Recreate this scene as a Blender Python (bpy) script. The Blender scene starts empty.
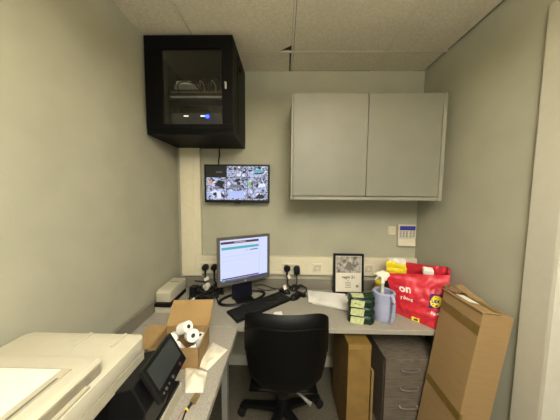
import bpy, bmesh, math, random
from mathutils import Vector, Matrix, Euler, noise
random.seed(7)
S = bpy.context.scene; COL = S.collection
R = math.radians
D, XL, XR, H, Z = 1.623, -.831, 1.033, 2.323, .655   # back wall, left wall, right wall, ceiling, desk top

# ---------------------------------------------------------------- materials
def lin(c):
    return tuple(((v/255)/12.92 if v/255 <= .04045 else ((v/255+.055)/1.055)**2.4) for v in c) + (1,)
MC = {}
def mat(name, rgb, rough=.6, metal=0, var=.06, scale=30, bump=0, bscale=200, spec=.4, coat=0, stretch=(1,1,1), rgb2=None, detail=4):
    if name in MC: return MC[name]
    m = bpy.data.materials.new(name); m.use_nodes = True
    nt = m.node_tree; N = nt.nodes; L = nt.links; b = N['Principled BSDF']
    b.inputs['Roughness'].default_value = rough; b.inputs['Metallic'].default_value = metal
    b.inputs['Specular IOR Level'].default_value = spec; b.inputs['Coat Weight'].default_value = coat
    tc = N.new('ShaderNodeTexCoord'); mp = N.new('ShaderNodeMapping'); mp.inputs['Scale'].default_value = stretch
    L.new(tc.outputs['Object'], mp.inputs['Vector'])
    n = N.new('ShaderNodeTexNoise'); n.inputs['Scale'].default_value = scale; n.inputs['Detail'].default_value = detail
    L.new(mp.outputs['Vector'], n.inputs['Vector'])
    r = N.new('ShaderNodeValToRGB'); c = lin(rgb)
    lo = tuple(max(0, v*(1-var*2)) for v in c[:3])+(1,); hi = tuple(min(1, v*(1+var*2)) for v in c[:3])+(1,)
    if rgb2: lo, hi = lin(rgb2), c
    r.color_ramp.elements[0].position = .35; r.color_ramp.elements[1].position = .65
    r.color_ramp.elements[0].color = lo; r.color_ramp.elements[1].color = hi
    L.new(n.outputs['Fac'], r.inputs['Fac']); L.new(r.outputs['Color'], b.inputs['Base Color'])
    if bump:
        n2 = N.new('ShaderNodeTexNoise'); n2.inputs['Scale'].default_value = bscale; n2.inputs['Detail'].default_value = 3
        L.new(mp.outputs['Vector'], n2.inputs['Vector'])
        bp = N.new('ShaderNodeBump'); bp.inputs['Strength'].default_value = bump; bp.inputs['Distance'].default_value = .002
        L.new(n2.outputs['Fac'], bp.inputs['Height']); L.new(bp.outputs['Normal'], b.inputs['Normal'])
    MC[name] = m; return m
def emit(name, rgb, st=1.0, noise_rgb=None, scale=60):
    if name in MC: return MC[name]
    m = bpy.data.materials.new(name); m.use_nodes = True
    nt = m.node_tree; N = nt.nodes; L = nt.links; b = N['Principled BSDF']
    b.inputs['Base Color'].default_value = (.01, .01, .01, 1); b.inputs['Roughness'].default_value = .3
    b.inputs['Emission Color'].default_value = lin(rgb); b.inputs['Emission Strength'].default_value = st
    if noise_rgb:
        tc = N.new('ShaderNodeTexCoord')
        n = N.new('ShaderNodeTexNoise'); n.inputs['Scale'].default_value = scale; n.inputs['Detail'].default_value = 6; n.inputs['Distortion'].default_value = 1.5
        L.new(tc.outputs['Object'], n.inputs['Vector'])
        r = N.new('ShaderNodeValToRGB'); r.color_ramp.interpolation = 'LINEAR'
        r.color_ramp.elements[0].position = .40; r.color_ramp.elements[1].position = .56
        r.color_ramp.elements[0].color = lin(noise_rgb); r.color_ramp.elements[1].color = lin(rgb)
        L.new(n.outputs['Fac'], r.inputs['Fac']); L.new(r.outputs['Color'], b.inputs['Emission Color'])
    MC[name] = m; return m
def glass(name, tint, fac=.06):
    m = bpy.data.materials.new(name); m.use_nodes = True
    nt = m.node_tree; N = nt.nodes; L = nt.links; N.remove(N['Principled BSDF'])
    t = N.new('ShaderNodeBsdfTransparent'); t.inputs['Color'].default_value = tint
    g = N.new('ShaderNodeBsdfGlossy'); g.inputs['Roughness'].default_value = .05
    mx = N.new('ShaderNodeMixShader'); fr = N.new('ShaderNodeFresnel'); fr.inputs['IOR'].default_value = 1.45
    L.new(fr.outputs[0], mx.inputs[0]); L.new(t.outputs[0], mx.inputs[1]); L.new(g.outputs[0], mx.inputs[2])
    L.new(mx.outputs[0], N['Material Output'].inputs['Surface']); return m

WALL = mat('wall_paint', (167,165,145), .75, var=.02, scale=6, bump=.25, bscale=160)
CEIL = mat('ceiling_tile_fibre', (228,221,202), .95, var=.045, scale=110, bump=.8, bscale=150)
TBAR = mat('ceiling_bar_paint', (226,219,200), .6, var=.01)
DARKGAP = mat('plenum_dark', (22,20,18), .9)
FLOOR = mat('floor_vinyl', (86,80,66), .7, var=.12, scale=90, bump=.2)
WHITE = mat('trunking_pvc', (212,204,178), .45, var=.01)
SKIRT = mat('skirting_paint', (205,200,182), .5, var=.01)
DOORTRIM = mat('door_trim_paint', (186,182,164), .5, var=.01)
DESK = mat('desk_laminate', (172,166,151), .5, var=.10, scale=320, rgb2=(140,134,121), detail=6)
DESKE = mat('desk_edge_band', (172,167,153), .5, var=.03, scale=200)
UPST = mat('upstand_laminate', (126,120,106), .5, var=.08, scale=320)
STEEL = mat('leg_steel_grey', (140,138,130), .4, .3, var=.02)
CUPB = mat('cupboard_grey', (124,122,109), .45, var=.015, scale=10)
CUPE = mat('cupboard_edge_grey', (138,135,120), .45, var=.015, scale=10)
BLKMET = mat('black_powder_coat', (6,6,5), .5, var=.05, bump=.1, spec=.12)
BLKPL = mat('black_plastic', (14,14,14), .45, var=.05, spec=.3)
BLKGL = mat('black_gloss_plastic', (20,20,24), .2, var=.02)
RUB = mat('black_rubber', (16,16,16), .7, var=.05)
LEATH = mat('black_leatherette', (5,5,4), .5, var=.08, scale=60, bump=.35, bscale=220, spec=.2)
SILV = mat('monitor_grey_plastic', (96,93,90), .4, .2, var=.02)
CHROME = mat('brushed_metal', (190,188,182), .3, .9, var=.02)
PRW = mat('printer_white_plastic', (186,180,158), .5, var=.01, bump=.1, bscale=500)
PRW2 = mat('printer_cream_plastic', (172,165,142), .5, var=.015, bump=.15, bscale=500)
PAPER = mat('white_paper', (238,235,226), .8, var=.01)
CARD = mat('corrugated_cardboard', (150,122,80), .85, var=.018, scale=10, bump=.2, stretch=(1,1,8))
CARDY = mat('kraft_cardboard', (128,100,50), .85, var=.05, scale=12, bump=.2)
TAPE = mat('brown_parcel_tape', (116,92,44), .35, var=.04)
WOOD = mat('grey_oak_laminate', (116,106,92), .5, var=.1, scale=14, stretch=(1,3,18), rgb2=(84,75,64))
WOODT = mat('grey_oak_top', (118,108,94), .5, var=.1, scale=14, stretch=(2,14,1), rgb2=(84,75,64))
RED = mat('red_woven_bag', (196,40,54), .38, var=.06, scale=18, bump=.3, bscale=90)
LAV = mat('lavender_plastic', (164,168,192), .45, var=.03, scale=20)
GREEN = mat('dark_green_wrap', (34,60,40), .3, scale=42, rgb2=(10,24,16), bump=.5, bscale=80)
CREAM = mat('cream_label', (206,210,160), .5, scale=90, rgb2=(176,184,126))
YEL = mat('yellow_wrap', (226,206,40), .35, var=.06, scale=30)
YELD = mat('yellow_print', (244,222,36), .4, var=.01)
BLUE = mat('blue_print', (24,40,120), .4, var=.01)
REDP = mat('red_print', (205,40,40), .4, var=.02)
WPRINT = mat('white_print', (240,226,220), .5, var=.01)
TIP = mat('clear_bottle_plastic', (190,190,180), .2, var=.02)
INK = mat('black_ink', (40,38,36), .7, var=.01)
GPHOTO = mat('grey_photo_print', (196,190,178), .5, scale=34, rgb2=(84,80,74), detail=7)
CLOTHW = mat('white_polythene', (226,218,194), .45, var=.03, scale=30, bump=.3, bscale=60)
LABELW = mat('label_white', (232,228,210), .6, var=.01)

# ---------------------------------------------------------------- geometry helpers
class MB:
    def __init__(s): s.bm = bmesh.new(); s.mi = 0
    def _fin(s, f):
        f.material_index = s.mi; return f
    def box(s, c, d, rot=None, bev=0, seg=2):
        r = bmesh.ops.create_cube(s.bm, size=1); vs = r['verts']
        M = Matrix.Translation(Vector(c)) @ (Euler(rot).to_matrix().to_4x4() if rot else Matrix()) @ Matrix.Diagonal((*d, 1))
        bmesh.ops.transform(s.bm, matrix=M, verts=vs)
        fs = set(f for v in vs for f in v.link_faces)
        for f in fs: f.material_index = s.mi
        if bev:
            es = list(set(e for v in vs for e in v.link_edges))
            rr = bmesh.ops.bevel(s.bm, geom=es, offset=bev, segments=seg, profile=.6, affect='EDGES')
            for f in rr['faces']: f.material_index = s.mi
        return s
    def span(s, a, b, bev=0, seg=2):
        return s.box([(a[i]+b[i])/2 for i in range(3)], [abs(b[i]-a[i]) for i in range(3)], bev=bev, seg=seg)
    def cyl(s, a, b, r, r2=None, n=20, caps=True):
        a, b = Vector(a), Vector(b); d = b-a
        M = Matrix.Translation((a+b)/2) @ d.to_track_quat('Z', 'Y').to_matrix().to_4x4()
        q = bmesh.ops.create_cone(s.bm, cap_ends=caps, segments=n, radius1=r, radius2=r if r2 is None else r2, depth=d.length, matrix=M)
        for v in q['verts']:
            for f in v.link_faces: f.material_index = s.mi
        return s
    def poly(s, pts):
        vs = [s.bm.verts.new(p) for p in pts]; s._fin(s.bm.faces.new(vs)); return s
    def prism(s, pts, vec, bev=0):
        vs = [s.bm.verts.new(p) for p in pts]; f = s._fin(s.bm.faces.new(vs))
        r = bmesh.ops.extrude_face_region(s.bm, geom=[f]); nv = [g for g in r['geom'] if isinstance(g, bmesh.types.BMVert)]
        bmesh.ops.translate(s.bm, verts=nv, vec=vec)
        for g in r['geom']:
            if isinstance(g, bmesh.types.BMFace): g.material_index = s.mi
        allv = vs+nv
        for v in allv:
            for ff in v.link_faces: ff.material_index = s.mi
        if bev:
            es = list(set(e for v in allv for e in v.link_edges))
            bmesh.ops.bevel(s.bm, geom=es, offset=bev, segments=2, profile=.6, affect='EDGES')
        return s
    def lathe(s, prof, c=(0,0,0), n=28, axis=None):
        rings = []
        for r, z in prof:
            rings.append([s.bm.verts.new((c[0]+r*math.cos(2*math.pi*k/n), c[1]+r*math.sin(2*math.pi*k/n), c[2]+z)) for k in range(n)])
        for a, b in zip(rings, rings[1:]):
            for k in range(n): s._fin(s.bm.faces.new((a[k], a[(k+1)%n], b[(k+1)%n], b[k])))
        for rg, fl in ((rings[0], True), (rings[-1], False)):
            s._fin(s.bm.faces.new(rg[::-1] if fl else rg))
        return s
    def tube(s, pts, r, n=8, smooth=6, closed=False, flat=1):
        P = [Vector(p) for p in pts]
        if smooth > 1: 
            Q = []; m = len(P)
            rng = range(m if closed else m-1)
            for i in rng:
                if closed: p0, p1, p2, p3 = P[i-1], P[i], P[(i+1)%m], P[(i+2)%m]
                else: p0, p1, p2, p3 = P[max(i-1, 0)], P[i], P[i+1], P[min(i+2, m-1)]
                for k in range(smooth):
                    t = k/smooth
                    Q.append(.5*((2*p1)+(p2-p0)*t+(2*p0-5*p1+4*p2-p3)*t*t+(3*p1-p0-3*p2+p3)*t**3))
            if not closed: Q.append(P[-1])
            P = Q
        rings = []; up = Vector((0, 0, 1)); m = len(P)
        for i, p in enumerate(P):
            t = (P[(i+1)%m]-P[i-1]) if closed else (P[min(i+1, m-1)]-P[max(i-1, 0)])
            t.normalize()
            a = t.cross(up)
            if a.length < .15: a = t.cross(Vector((0, 1, .01)))
            a.normalize(); b = a.cross(t)
            rr = r[i*(len(r)-1)//max(1, m-1)] if isinstance(r, (list, tuple)) else r
            rings.append([s.bm.verts.new(p+a*rr*math.cos(2*math.pi*k/n)+b*rr*flat*math.sin(2*math.pi*k/n)) for k in range(n)])
        pr = list(zip(rings, rings[1:]))
        if closed: pr.append((rings[-1], rings[0]))
        for a, b in pr:
            for k in range(n): s._fin(s.bm.faces.new((a[k], b[k], b[(k+1)%n], a[(k+1)%n])))
        if not closed:
            s._fin(s.bm.faces.new(rings[0])); s._fin(s.bm.faces.new(rings[-1][::-1]))
        return s
    def surf(s, f, nu, nv, thick=0):
        """open sheet sampled from f(u,v); thick extrudes it along the normals"""
        g = [[Vector(f(i/nu, j/nv)) for j in range(nv+1)] for i in range(nu+1)]
        V = [[s.bm.verts.new(p) for p in row] for row in g]
        for i in range(nu):
            for j in range(nv): s._fin(s.bm.faces.new((V[i][j], V[i+1][j], V[i+1][j+1], V[i][j+1])))
        if thick:
            def nrm(i, j):
                a = g[min(i+1, nu)][j]-g[max(i-1, 0)][j]; b = g[i][min(j+1, nv)]-g[i][max(j-1, 0)]
                c = a.cross(b); return c.normalized() if c.length else Vector((0,0,1))
            W = [[s.bm.verts.new(g[i][j]-nrm(i, j)*thick) for j in range(nv+1)] for i in range(nu+1)]
            for i in range(nu):
                for j in range(nv): s._fin(s.bm.faces.new((W[i][j], W[i][j+1], W[i+1][j+1], W[i+1][j])))
            def side(a, b, c, d):
                s._fin(s.bm.faces.new((a, b, c, d)))
            for i in range(nu):
                side(V[i+1][0], V[i][0], W[i][0], W[i+1][0]); side(V[i][nv], V[i+1][nv], W[i+1][nv], W[i][nv])
            for j in range(nv):
                side(V[0][j], V[0][j+1], W[0][j+1], W[0][j]); side(V[nu][j+1], V[nu][j], W[nu][j], W[nu][j+1])
        return s
def world(o):
    M = o.matrix_basis.copy()
    while o.parent: o = o.parent; M = o.matrix_basis @ M
    return M
def obj(name, mb, ms, parent=None, smooth=False, local=False, label=None):
    me = bpy.data.meshes.new(name); bmesh.ops.recalc_face_normals(mb.bm, faces=mb.bm.faces[:]); mb.bm.to_mesh(me); mb.bm.free()
    for m in (ms if isinstance(ms, (list, tuple)) else [ms]): me.materials.append(m)
    o = bpy.data.objects.new(name, me); COL.objects.link(o)
    if parent:
        o.parent = parent
        if not local: me.transform(world(parent).inverted())
    if smooth:
        me.shade_smooth()
        try: me.set_sharp_from_angle(angle=R(38))
        except Exception: pass
    if label: o['label'] = label
    return o
def tag(o, label, cat, group=None, kind=None):
    o['label'] = label; o['category'] = cat
    if group: o['group'] = group
    if kind: o['kind'] = kind
    return o
def thing(name, label, cat, loc=(0,0,0), rot=(0,0,0), group=None):
    o = bpy.data.objects.new(name, None); COL.objects.link(o); o.empty_display_size = .05
    o.location = loc; o.rotation_euler = rot
    return tag(o, label, cat, group)
def struct(name, mb, m, label=None, parent=None, smooth=False):
    o = obj(name, mb, m, parent, smooth)
    if not parent: o['kind'] = 'structure'
    if label: o['label'] = label
    return o
def dup(root, loc, rot, label):
    r = root.copy(); COL.objects.link(r); r.location = loc; r.rotation_euler = rot; r['label'] = label
    for ch in list(root.children):
        c = ch.copy(); COL.objects.link(c); c.parent = r
        for g in ch.children:
            d = g.copy(); COL.objects.link(d); d.parent = c
    return r
def text_mesh(txt, size, extrude=0, bold=0):
    cu = bpy.data.curves.new('t', 'FONT'); cu.body = txt; cu.size = size; cu.extrude = extrude; cu.offset = bold
    cu.resolution_u = 3
    o = bpy.data.objects.new('t', cu); COL.objects.link(o)
    dg = bpy.context.evaluated_depsgraph_get(); me = bpy.data.meshes.new_from_object(o.evaluated_get(dg))
    bpy.data.objects.remove(o); bpy.data.curves.remove(cu)
    bm = bmesh.new(); bm.from_mesh(me); bpy.data.meshes.remove(me)
    w = max((v.co.x for v in bm.verts), default=0); mb = MB(); mb.bm.free(); mb.bm = bm; mb.w = w
    return mb
def lettering(txt, size, fn, m, parent, local=False, bold=0, sub=0, name='lettering'):
    mb = text_mesh(txt, size, bold=bold)
    if sub: bmesh.ops.subdivide_edges(mb.bm, edges=mb.bm.edges[:], cuts=sub)
    for v in mb.bm.verts: v.co = fn(v.co.x, v.co.y)
    return obj(name, mb, m, parent, local=local)

# ---------------------------------------------------------------- room shell
YF = -2.2
struct('floor', MB().span((XL-.1, YF-.1, -.05), (XR+.0, D+.1, 0)), FLOOR, 'grey brown vinyl floor')
struct('wall_back', MB().span((XL-.1, D, 0), (XR+.1, D+.1, H+.3)), WALL, 'sage grey wall behind the desk')
struct('wall_left', MB().span((XL-.1, YF, 0), (XL, D, H+.3)), WALL, 'sage grey left wall')
struct('wall_front', MB().span((XL-.1, YF-.1, 0), (XR+.1, YF, .84)).span((XL-.1, YF-.1, 2.06), (XR+.1, YF, H+.3)).span((XL-.1, YF-.1, .84), (-.56, YF, 2.06)).span((.76, YF-.1, .84), (XR+.1, YF, 2.06)), WALL, 'wall with an added window behind the viewpoint')  # window opening is invented, goes with the added rear light
wf = struct('added_window_1', MB().span((-.56, YF-.06, .84), (.76, YF-.02, .89)).span((-.56, YF-.06, 2.01), (.76, YF-.02, 2.06)).span((-.56, YF-.06, .89), (-.51, YF-.02, 2.01)).span((.71, YF-.06, .89), (.76, YF-.02, 2.01)).span((.08, YF-.06, .89), (.12, YF-.02, 2.01)), SKIRT, 'added white framed window')  # unseen window frame, added to give the rear fill a source
d0, d1, dh = -.06, .785, 2.05
w = MB().span((XR, d1, 0), (XR+.08, D, H+.3)).span((XR, YF, 0), (XR+.08, d0, H+.3)).span((XR, d0, dh), (XR+.08, d1, H+.3))
struct('wall_right', w, WALL, 'sage grey right wall with a doorway')
# doorway: architrave and lining
a = MB().span((XR-.014, d1, 0), (XR, d1+.095, dh+.095), bev=.003).span((XR-.014, d0-.095, 0), (XR, d0, dh+.095), bev=.003).span((XR-.014, d0, dh), (XR, d1, dh+.095), bev=.003)
struct('trim_1', a, DOORTRIM, 'pale door architrave')
a = MB().span((XR-.014, d1-.012, 0), (XR+.085, d1, dh)).span((XR-.014, d0, 0), (XR+.085, d0+.012, dh)).span((XR-.014, d0, dh-.012), (XR+.085, d1, dh))
struct('trim_2', a, SKIRT, 'cream door lining')
# dim passage past the doorway
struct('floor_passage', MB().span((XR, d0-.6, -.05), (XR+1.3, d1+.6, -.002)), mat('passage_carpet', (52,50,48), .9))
pw = MB().span((XR+1.2, d0-.6, 0), (XR+1.3, d1+.6, 2.4)).span((XR+.08, d1+.5, 0), (XR+1.2, d1+.6, 2.4)).span((XR+.08, d0-.6, 0), (XR+1.2, d0-.5, 2.4)).span((XR+.08, d0-.6, 2.4), (XR+1.3, d1+.6, 2.45))
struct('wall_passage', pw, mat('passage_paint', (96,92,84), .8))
struct('baseboard_back', MB().span((XL, D-.014, 0), (XR, D, .09), bev=.003), SKIRT, 'white skirting under the desk')
struct('baseboard_left', MB().span((XL, YF, 0), (XL+.014, D-.014, .09), bev=.003), SKIRT)
struct('baseboard_right', MB().span((XR-.014, d1+.095, 0), (XR, D-.014, .09), bev=.003), SKIRT)
# suspended ceiling: tiles lying in a grid of bars, one tile out of place
gx = [-.54+.5923*k for k in range(-1, 4)]; gy = [1.416-.5923*k for k in range(-1, 8)]
t = MB(); g = MB()
xs = [XL] + [x for x in gx if XL+.03 < x < XR-.03] + [XR]
ys = sorted([YF] + [y for y in gy if YF+.03 < y < D-.03] + [D])
LX, LY = (0, 1), 2
for i in range(len(xs)-1):
    for j in range(len(ys)-1):
        x0, x1, y0, y1 = xs[i], xs[i+1], ys[j], ys[j+1]
        gapx = .03 if (abs(x1-gx[2]) < .01 or abs(x1-.0523) < .01) and y1 > 1.5 else 0
        if abs(x1-.0523) < .01 and y1 > 1.5: t.span((x0+.0025, y0+.002, H), (x1-.024, y1, H+.012))
        elif abs(x1-.0523) < .01 and abs(y1-1.416) < .01:
            t.prism([(x0+.0025, y0+.002, H), (x1-.014, y0+.002, H), (x1-.014, y1-.064, H), (x1-.080, y1-.020, H), (x1-.080, y1-.009, H), (x0+.0025, y1-.009, H)], (0, 0, .012))
        else: t.span((x0+.0025, y0+.002, H), (x1-.014, y1-.009, H+.012))
struct('ceiling', t, CEIL, 'speckled suspended ceiling tiles, one slipped by the back wall')
for x in gx:
    if XL < x < XR: g.span((x-.0125, YF, H-.001), (x-.0005, D, H+.010))
for y in gy:
    if YF < y < D-.03: g.span((XL, y-.008, H-.0008), (XR, y+.0005, H+.010))
g.span((XL+.3, YF+.01, H-.0003), (XL+.32, YF+.03, H+.004))
struct('trim_3', g, TBAR, 'painted ceiling grid bars')
struct('ceiling_void', MB().span((XL, YF, H+.2), (XR, D, H+.22)), DARKGAP)
# invented pendant behind the camera, added out of view to light the room
LXc, LYc = .30, -.52
lt = thing('added_pendant_light', 'added white suspended light panel behind the viewpoint', 'light', (LXc, LYc, 2.10))
def lb(x0, x1, y0, y1, z0, z1, m=None): return (m or MB()).span((LXc+x0, LYc+y0, z0), (LXc+x1, LYc+y1, z1))
m = lb(-.31, .31, -.61, -.59, 2.08, 2.13); lb(-.31, .31, .59, .61, 2.08, 2.13, m); lb(-.31, -.29, -.59, .59, 2.08, 2.13, m); lb(.29, .31, -.59, .59, 2.08, 2.13, m); lb(-.29, .29, -.59, .59, 2.10, 2.11, m)
obj('housing', m, TBAR, lt)
obj('diffuser', lb(-.29, .29, -.59, .59, 2.086, 2.09), emit('diffuser_glow', (255,246,228), 3), lt)
for y in (-.45, .45): obj('suspension_rod', MB().cyl((LXc, LYc+y, 2.11), (LXc, LYc+y, H-.001), .004), TBAR, lt)
def area(name, loc, sx, sy, power, col, rot=(0,0,0)):
    l = bpy.data.lights.new(name, 'AREA'); l.shape = 'RECTANGLE'; l.size = sx; l.size_y = sy; l.energy = power; l.color = col
    o = bpy.data.objects.new(name, l); COL.objects.link(o); o.location = loc; o.rotation_euler = rot; return o
area('added_panel_light', (LXc, LYc, 2.078), .56, 1.16, 57, (1, .965, .885))  # main downward light of the added pendant
area('added_ceiling_uplight', (LXc, LYc, 2.135), .56, 1.16, 84, (1, .965, .885), (R(180), 0, 0))  # added upward light to brighten the ceiling, source invented
area('added_rear_fill', (.1, YF+.04, 1.45), 1.3, 1.2, 5, (1, .98, .90), (R(90), 0, 0))  # added soft frontal fill, placed at the invented window

# ---------------------------------------------------------------- trunking, sockets
ty = D-.033
D_w = D-.001
tr = thing('cable_trunking', 'cream plastic cable trunking running along the back wall and up its left corner', 'trunking', (0, D, .78))
obj('horizontal_run', MB().span((XL+.03, ty, .78), (XR-.002, D_w, .922), bev=.003), WHITE, tr)
obj('cover_strip', MB().span((-.645, ty-.003, .872), (XR-.003, ty+.004, .914), bev=.0015).span((-.645, ty-.003, .79), (XR-.003, ty+.004, .803), bev=.0015), WHITE, tr)
obj('vertical_run', MB().span((XL+.034, ty-.002, .76), (-.642, D_w, 1.753), bev=.003), WHITE, tr)
obj('cover_strip', MB().span((XL+.07, ty-.006, .80), (-.69, ty+.002, 1.753), bev=.002), WHITE, tr)
def socket(x, wd, label):
    s = thing('wall_socket', label, 'socket', (x, ty, .805), group=None)
    obj('plate', MB().span((x-wd/2, ty-.009, .803), (x+wd/2, ty+.002, .874), bev=.003), WHITE, s)
    obj('switch', MB().box((x, ty-.011, .838), (.014, .006, .022), bev=.001), mat('switch_white', (216,210,190), .4), s)
    obj('cover_inset', MB().box((x, ty-.0096, .838), (wd-.02, .0016, .05), bev=.0005), mat('socket_inset', (190,182,160), .5), s)
socket(.265, .078, 'blank single socket plate between the black plugs and the framed certificate')
socket(.66, .078, 'single socket plate on the trunking right of the framed certificate')
socket(-.585, .145, 'double socket holding the two plugs left of the monitor')
socket(.065, .145, 'double socket holding the two plugs right of the monitor')
def plug(x, z, label, tall=0, tgt=None):
    p = thing('power_plug', label, 'plug', (x, ty-.011, z), group='black plugs in the trunking')
    m = MB(); m.cyl((x, ty-.040, z), (x, ty-.015, z), .023, .026, 24)
    if tall: m.box((x, ty-.030, z-.012), (.046, .03, .05), bev=.008)
    obj('plug_body', m, BLKPL, p, True)
    obj('cord_grip', MB().cyl((x, ty-.028, z-.05), (x, ty-.028, z-.018), .006, .009, 12), RUB, p, True)
plug(-.605, .838, 'black plug furthest left on the trunking, beside a white tag')
plug(-.535, .838, 'black plug half hidden behind the left edge of the monitor')
plug(.03, .838, 'round black plug just right of the monitor')
plug(.105, .834, 'taller black plug, the furthest right of the plugs', tall=1)

# ---------------------------------------------------------------- desk
wt = tag(obj('back_worktop', MB().span((XL+.002, 1.122, Z-.028), (XR-.002, D-.002, Z), bev=.003), DESK), 'grey speckled worktop running along the back wall under the monitor', 'desk')
wt2 = thing('side_worktop', 'grey speckled worktop running along the left wall from the corner, under the printer', 'desk', (-.54, 0, 0))
obj('tabletop', MB().span((XL+.002, -.30, Z-.028), (-.252, 1.1205, Z), bev=.003), DESK, wt2)
for y in (1.02, .25, -.25):
    obj('leg', MB().span((-.315, y-.02, 0), (-.285, y+.02, Z-.0285), bev=.003), STEEL, wt2)
obj('back_rail', MB().span((-.80, -.2, .40), (-.785, 1.0, Z-.0285)), STEEL, wt2)
obj('front_rail', MB().span((-.315, -.23, Z-.07), (-.295, 1.0, Z-.0285)), STEEL, wt2)
tag(obj('back_upstand', MB().span((XL+.002, D-.020, Z+.0005), (XR-.003, D-.002, Z+.078), bev=.002), UPST), 'dark grey laminate upstand strip along the back of the desk', 'upstand')
tag(obj('side_upstand', MB().span((XL+.002, -.30, Z+.0005), (XL+.020, D-.022, Z+.078), bev=.002), UPST), 'dark grey laminate upstand strip along the left wall', 'upstand')
for x in (.42, .985):
    obj('leg', MB().span((x-.02, 1.42, 0), (x+.02, 1.46, Z-.0285), bev=.003), STEEL, wt, local=False)

# ---------------------------------------------------------------- wall cupboard
cb = thing('wall_cupboard', 'grey double door wall cupboard hung on the back wall', 'cupboard', (.51, D, 1.375))
cx0, cx1, cy, cz0, cz1 = .042, .972, 1.30, 1.376, 2.018
m = MB().span((cx0, cy+.02, cz0), (cx0+.018, D-.001, cz1)).span((cx1-.018, cy+.02, cz0), (cx1, D-.001, cz1)).span((cx0+.018, cy+.03, cz0+.012), (cx1-.018, D-.001, cz0+.03)).span((cx0+.018, cy+.02, cz1-.018), (cx1-.018, D-.001, cz1)).span((cx0+.018, D-.01, cz0+.03), (cx1-.018, D-.001, cz1-.018))
m.span((cx0+.018, cy+.004, cz0), (cx1-.018, cy+.022, cz0+.020)).span((cx0, cy, cz0), (cx0+.010, cy+.0205, cz1)).span((cx1-.022, cy, cz0), (cx1, cy+.0205, cz1))
obj('carcass', m, CUPE, cb)
xm = .505
dcol = CUPB
obj('door', MB().span((cx0+.013, cy-.002, cz0+.025), (xm-.002, cy+.017, cz1-.002), bev=.0015), dcol, cb)
obj('door', MB().span((xm+.002, cy-.002, cz0+.025), (cx1-.027, cy+.017, cz1-.002), bev=.0015), dcol, cb)

# ---------------------------------------------------------------- network cabinet
nc = thing('network_cabinet', 'black wall mounted network cabinet with a glazed door in the top left corner', 'cabinet', (-.55, D, 1.755))
nx0, nx1, ny, nz0, nz1 = -.812, -.300, 1.262, 1.755, 2.308
m = MB().span((nx0, ny, nz0), (nx0+.012, D-.001, nz1)).span((nx1-.012, ny, nz0), (nx1, D-.001, nz1)).span((nx0+.012, ny, nz0), (nx1-.012, D-.001, nz0+.012)).span((nx0+.012, ny, nz1-.012), (nx1-.012, D-.001, nz1)).span((nx0+.012, D-.012, nz0+.012), (nx1-.012, D-.001, nz1-.012))
m.span((nx1-.001, ny+.10, nz0+.04), (nx1+.003, D-.05, nz1-.04)).span((nx1+.003, 1.40, 2.20), (nx1+.008, 1.43, 2.225))
m.cyl((nx1+.003, 1.415, 2.212), (nx1+.012, 1.415, 2.212), .008)
obj('cabinet_shell', m, BLKMET, nc)
dr = MB(); y0, y1 = ny-.020, ny-.002; fx0, fx1, fz0, fz1 = -.715, -.365, 1.815, 2.235
dr.span((nx0, y0, nz0+.028), (nx1, y1, fz0), bev=.002).span((nx0, y0, fz1), (nx1, y1, nz1), bev=.002).span((nx0, y0, fz0), (fx0, y1, fz1)).span((fx1, y0, fz0), (nx1, y1, fz1))
door = obj('cabinet_door', dr, BLKMET, nc)
obj('door_glass', MB().span((fx0, y0+.006, fz0), (fx1, y0+.010, fz1)), glass('smoked_glass', (.9, .9, .88, 1)), door, label='smoked glass pane')
obj('lock_handle', MB().span((-.346, y0-.006, 2.012), (-.336, y0-.0003, 2.050), bev=.002).cyl((-.341, y0-.012, 2.042), (-.341, y0-.005, 2.042), .006), CHROME, door, label='small silver lock handle')
obj('base_lip', MB().span((nx0, ny-.018, nz0), (nx1, ny, nz0+.026), bev=.002), BLKMET, nc)
for x in (-.745, -.335): obj('rack_rail', MB().span((x-.012, ny+.06, nz0+.0125), (x+.012, ny+.08, nz1-.0125)), mat('rack_rail', (40,38,34), .5, .4), nc)
# contents
def rackbox(name, label, cat, x0, x1, ya, yb, z0, z1, m):
    t = thing(name, label, cat, ((x0+x1)/2, (ya+yb)/2, z0)); obj('casing', MB().span((x0, ya, z0), (x1, yb, z1), bev=.002), m, t); return t
GREYD = mat('equipment_grey', (84,84,84), .5); GREYM = mat('equipment_light', (150,150,150), .4, 0)
pp = rackbox('patch_panel', 'black patch panel with a row of tiny ports inside the network cabinet', 'patch panel', -.725, -.350, 1.345, 1.42, 2.026, 2.060, BLKPL)
for k in range(24):
    obj('port', MB().box((-.712+k*.0150, 1.3445, 2.043), (.009, .003, .010)), mat('port_brass', (120,104,66), .4, .4), pp)
sw = rackbox('network_switch', 'thin silver fronted network switch below the patch panel', 'network switch', -.730, -.350, 1.338, 1.44, 1.998, 2.020, mat('switch_casing', (52,54,58), .5))
obj('front_strip', MB().span((-.715, 1.335, 2.006), (-.365, 1.3385, 2.016)), GREYM, sw, label='pale silver front strip')
sh = rackbox('rack_shelf', 'dark metal shelf at the bottom of the network cabinet', 'shelf', -.735, -.345, 1.345, 1.58, 1.832, 1.842, GREYD)
nv = rackbox('video_recorder', 'dark recorder box with white and blue indicator lights low in the cabinet', 'recorder', -.72, -.40, 1.352, 1.56, 1.8425, 1.92, mat('recorder_casing', (44,44,50), .4))
obj('indicator_light', MB().box((-.627, 1.3505, 1.900), (.030, .003, .005)), emit('led_white', (255,250,225), 2.5), nv, label='white lit indicator')
obj('indicator_light', MB().box((-.520, 1.3505, 1.900), (.030, .003, .005)), emit('led_cool', (215,225,255), 3), nv, label='cool white lit indicator')
obj('indicator_light', MB().cyl((-.490, 1.345, 1.897), (-.490, 1.3515, 1.897), .010), emit('led_blue', (20,40,255), 22), nv, label='blue lit indicator')
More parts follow.
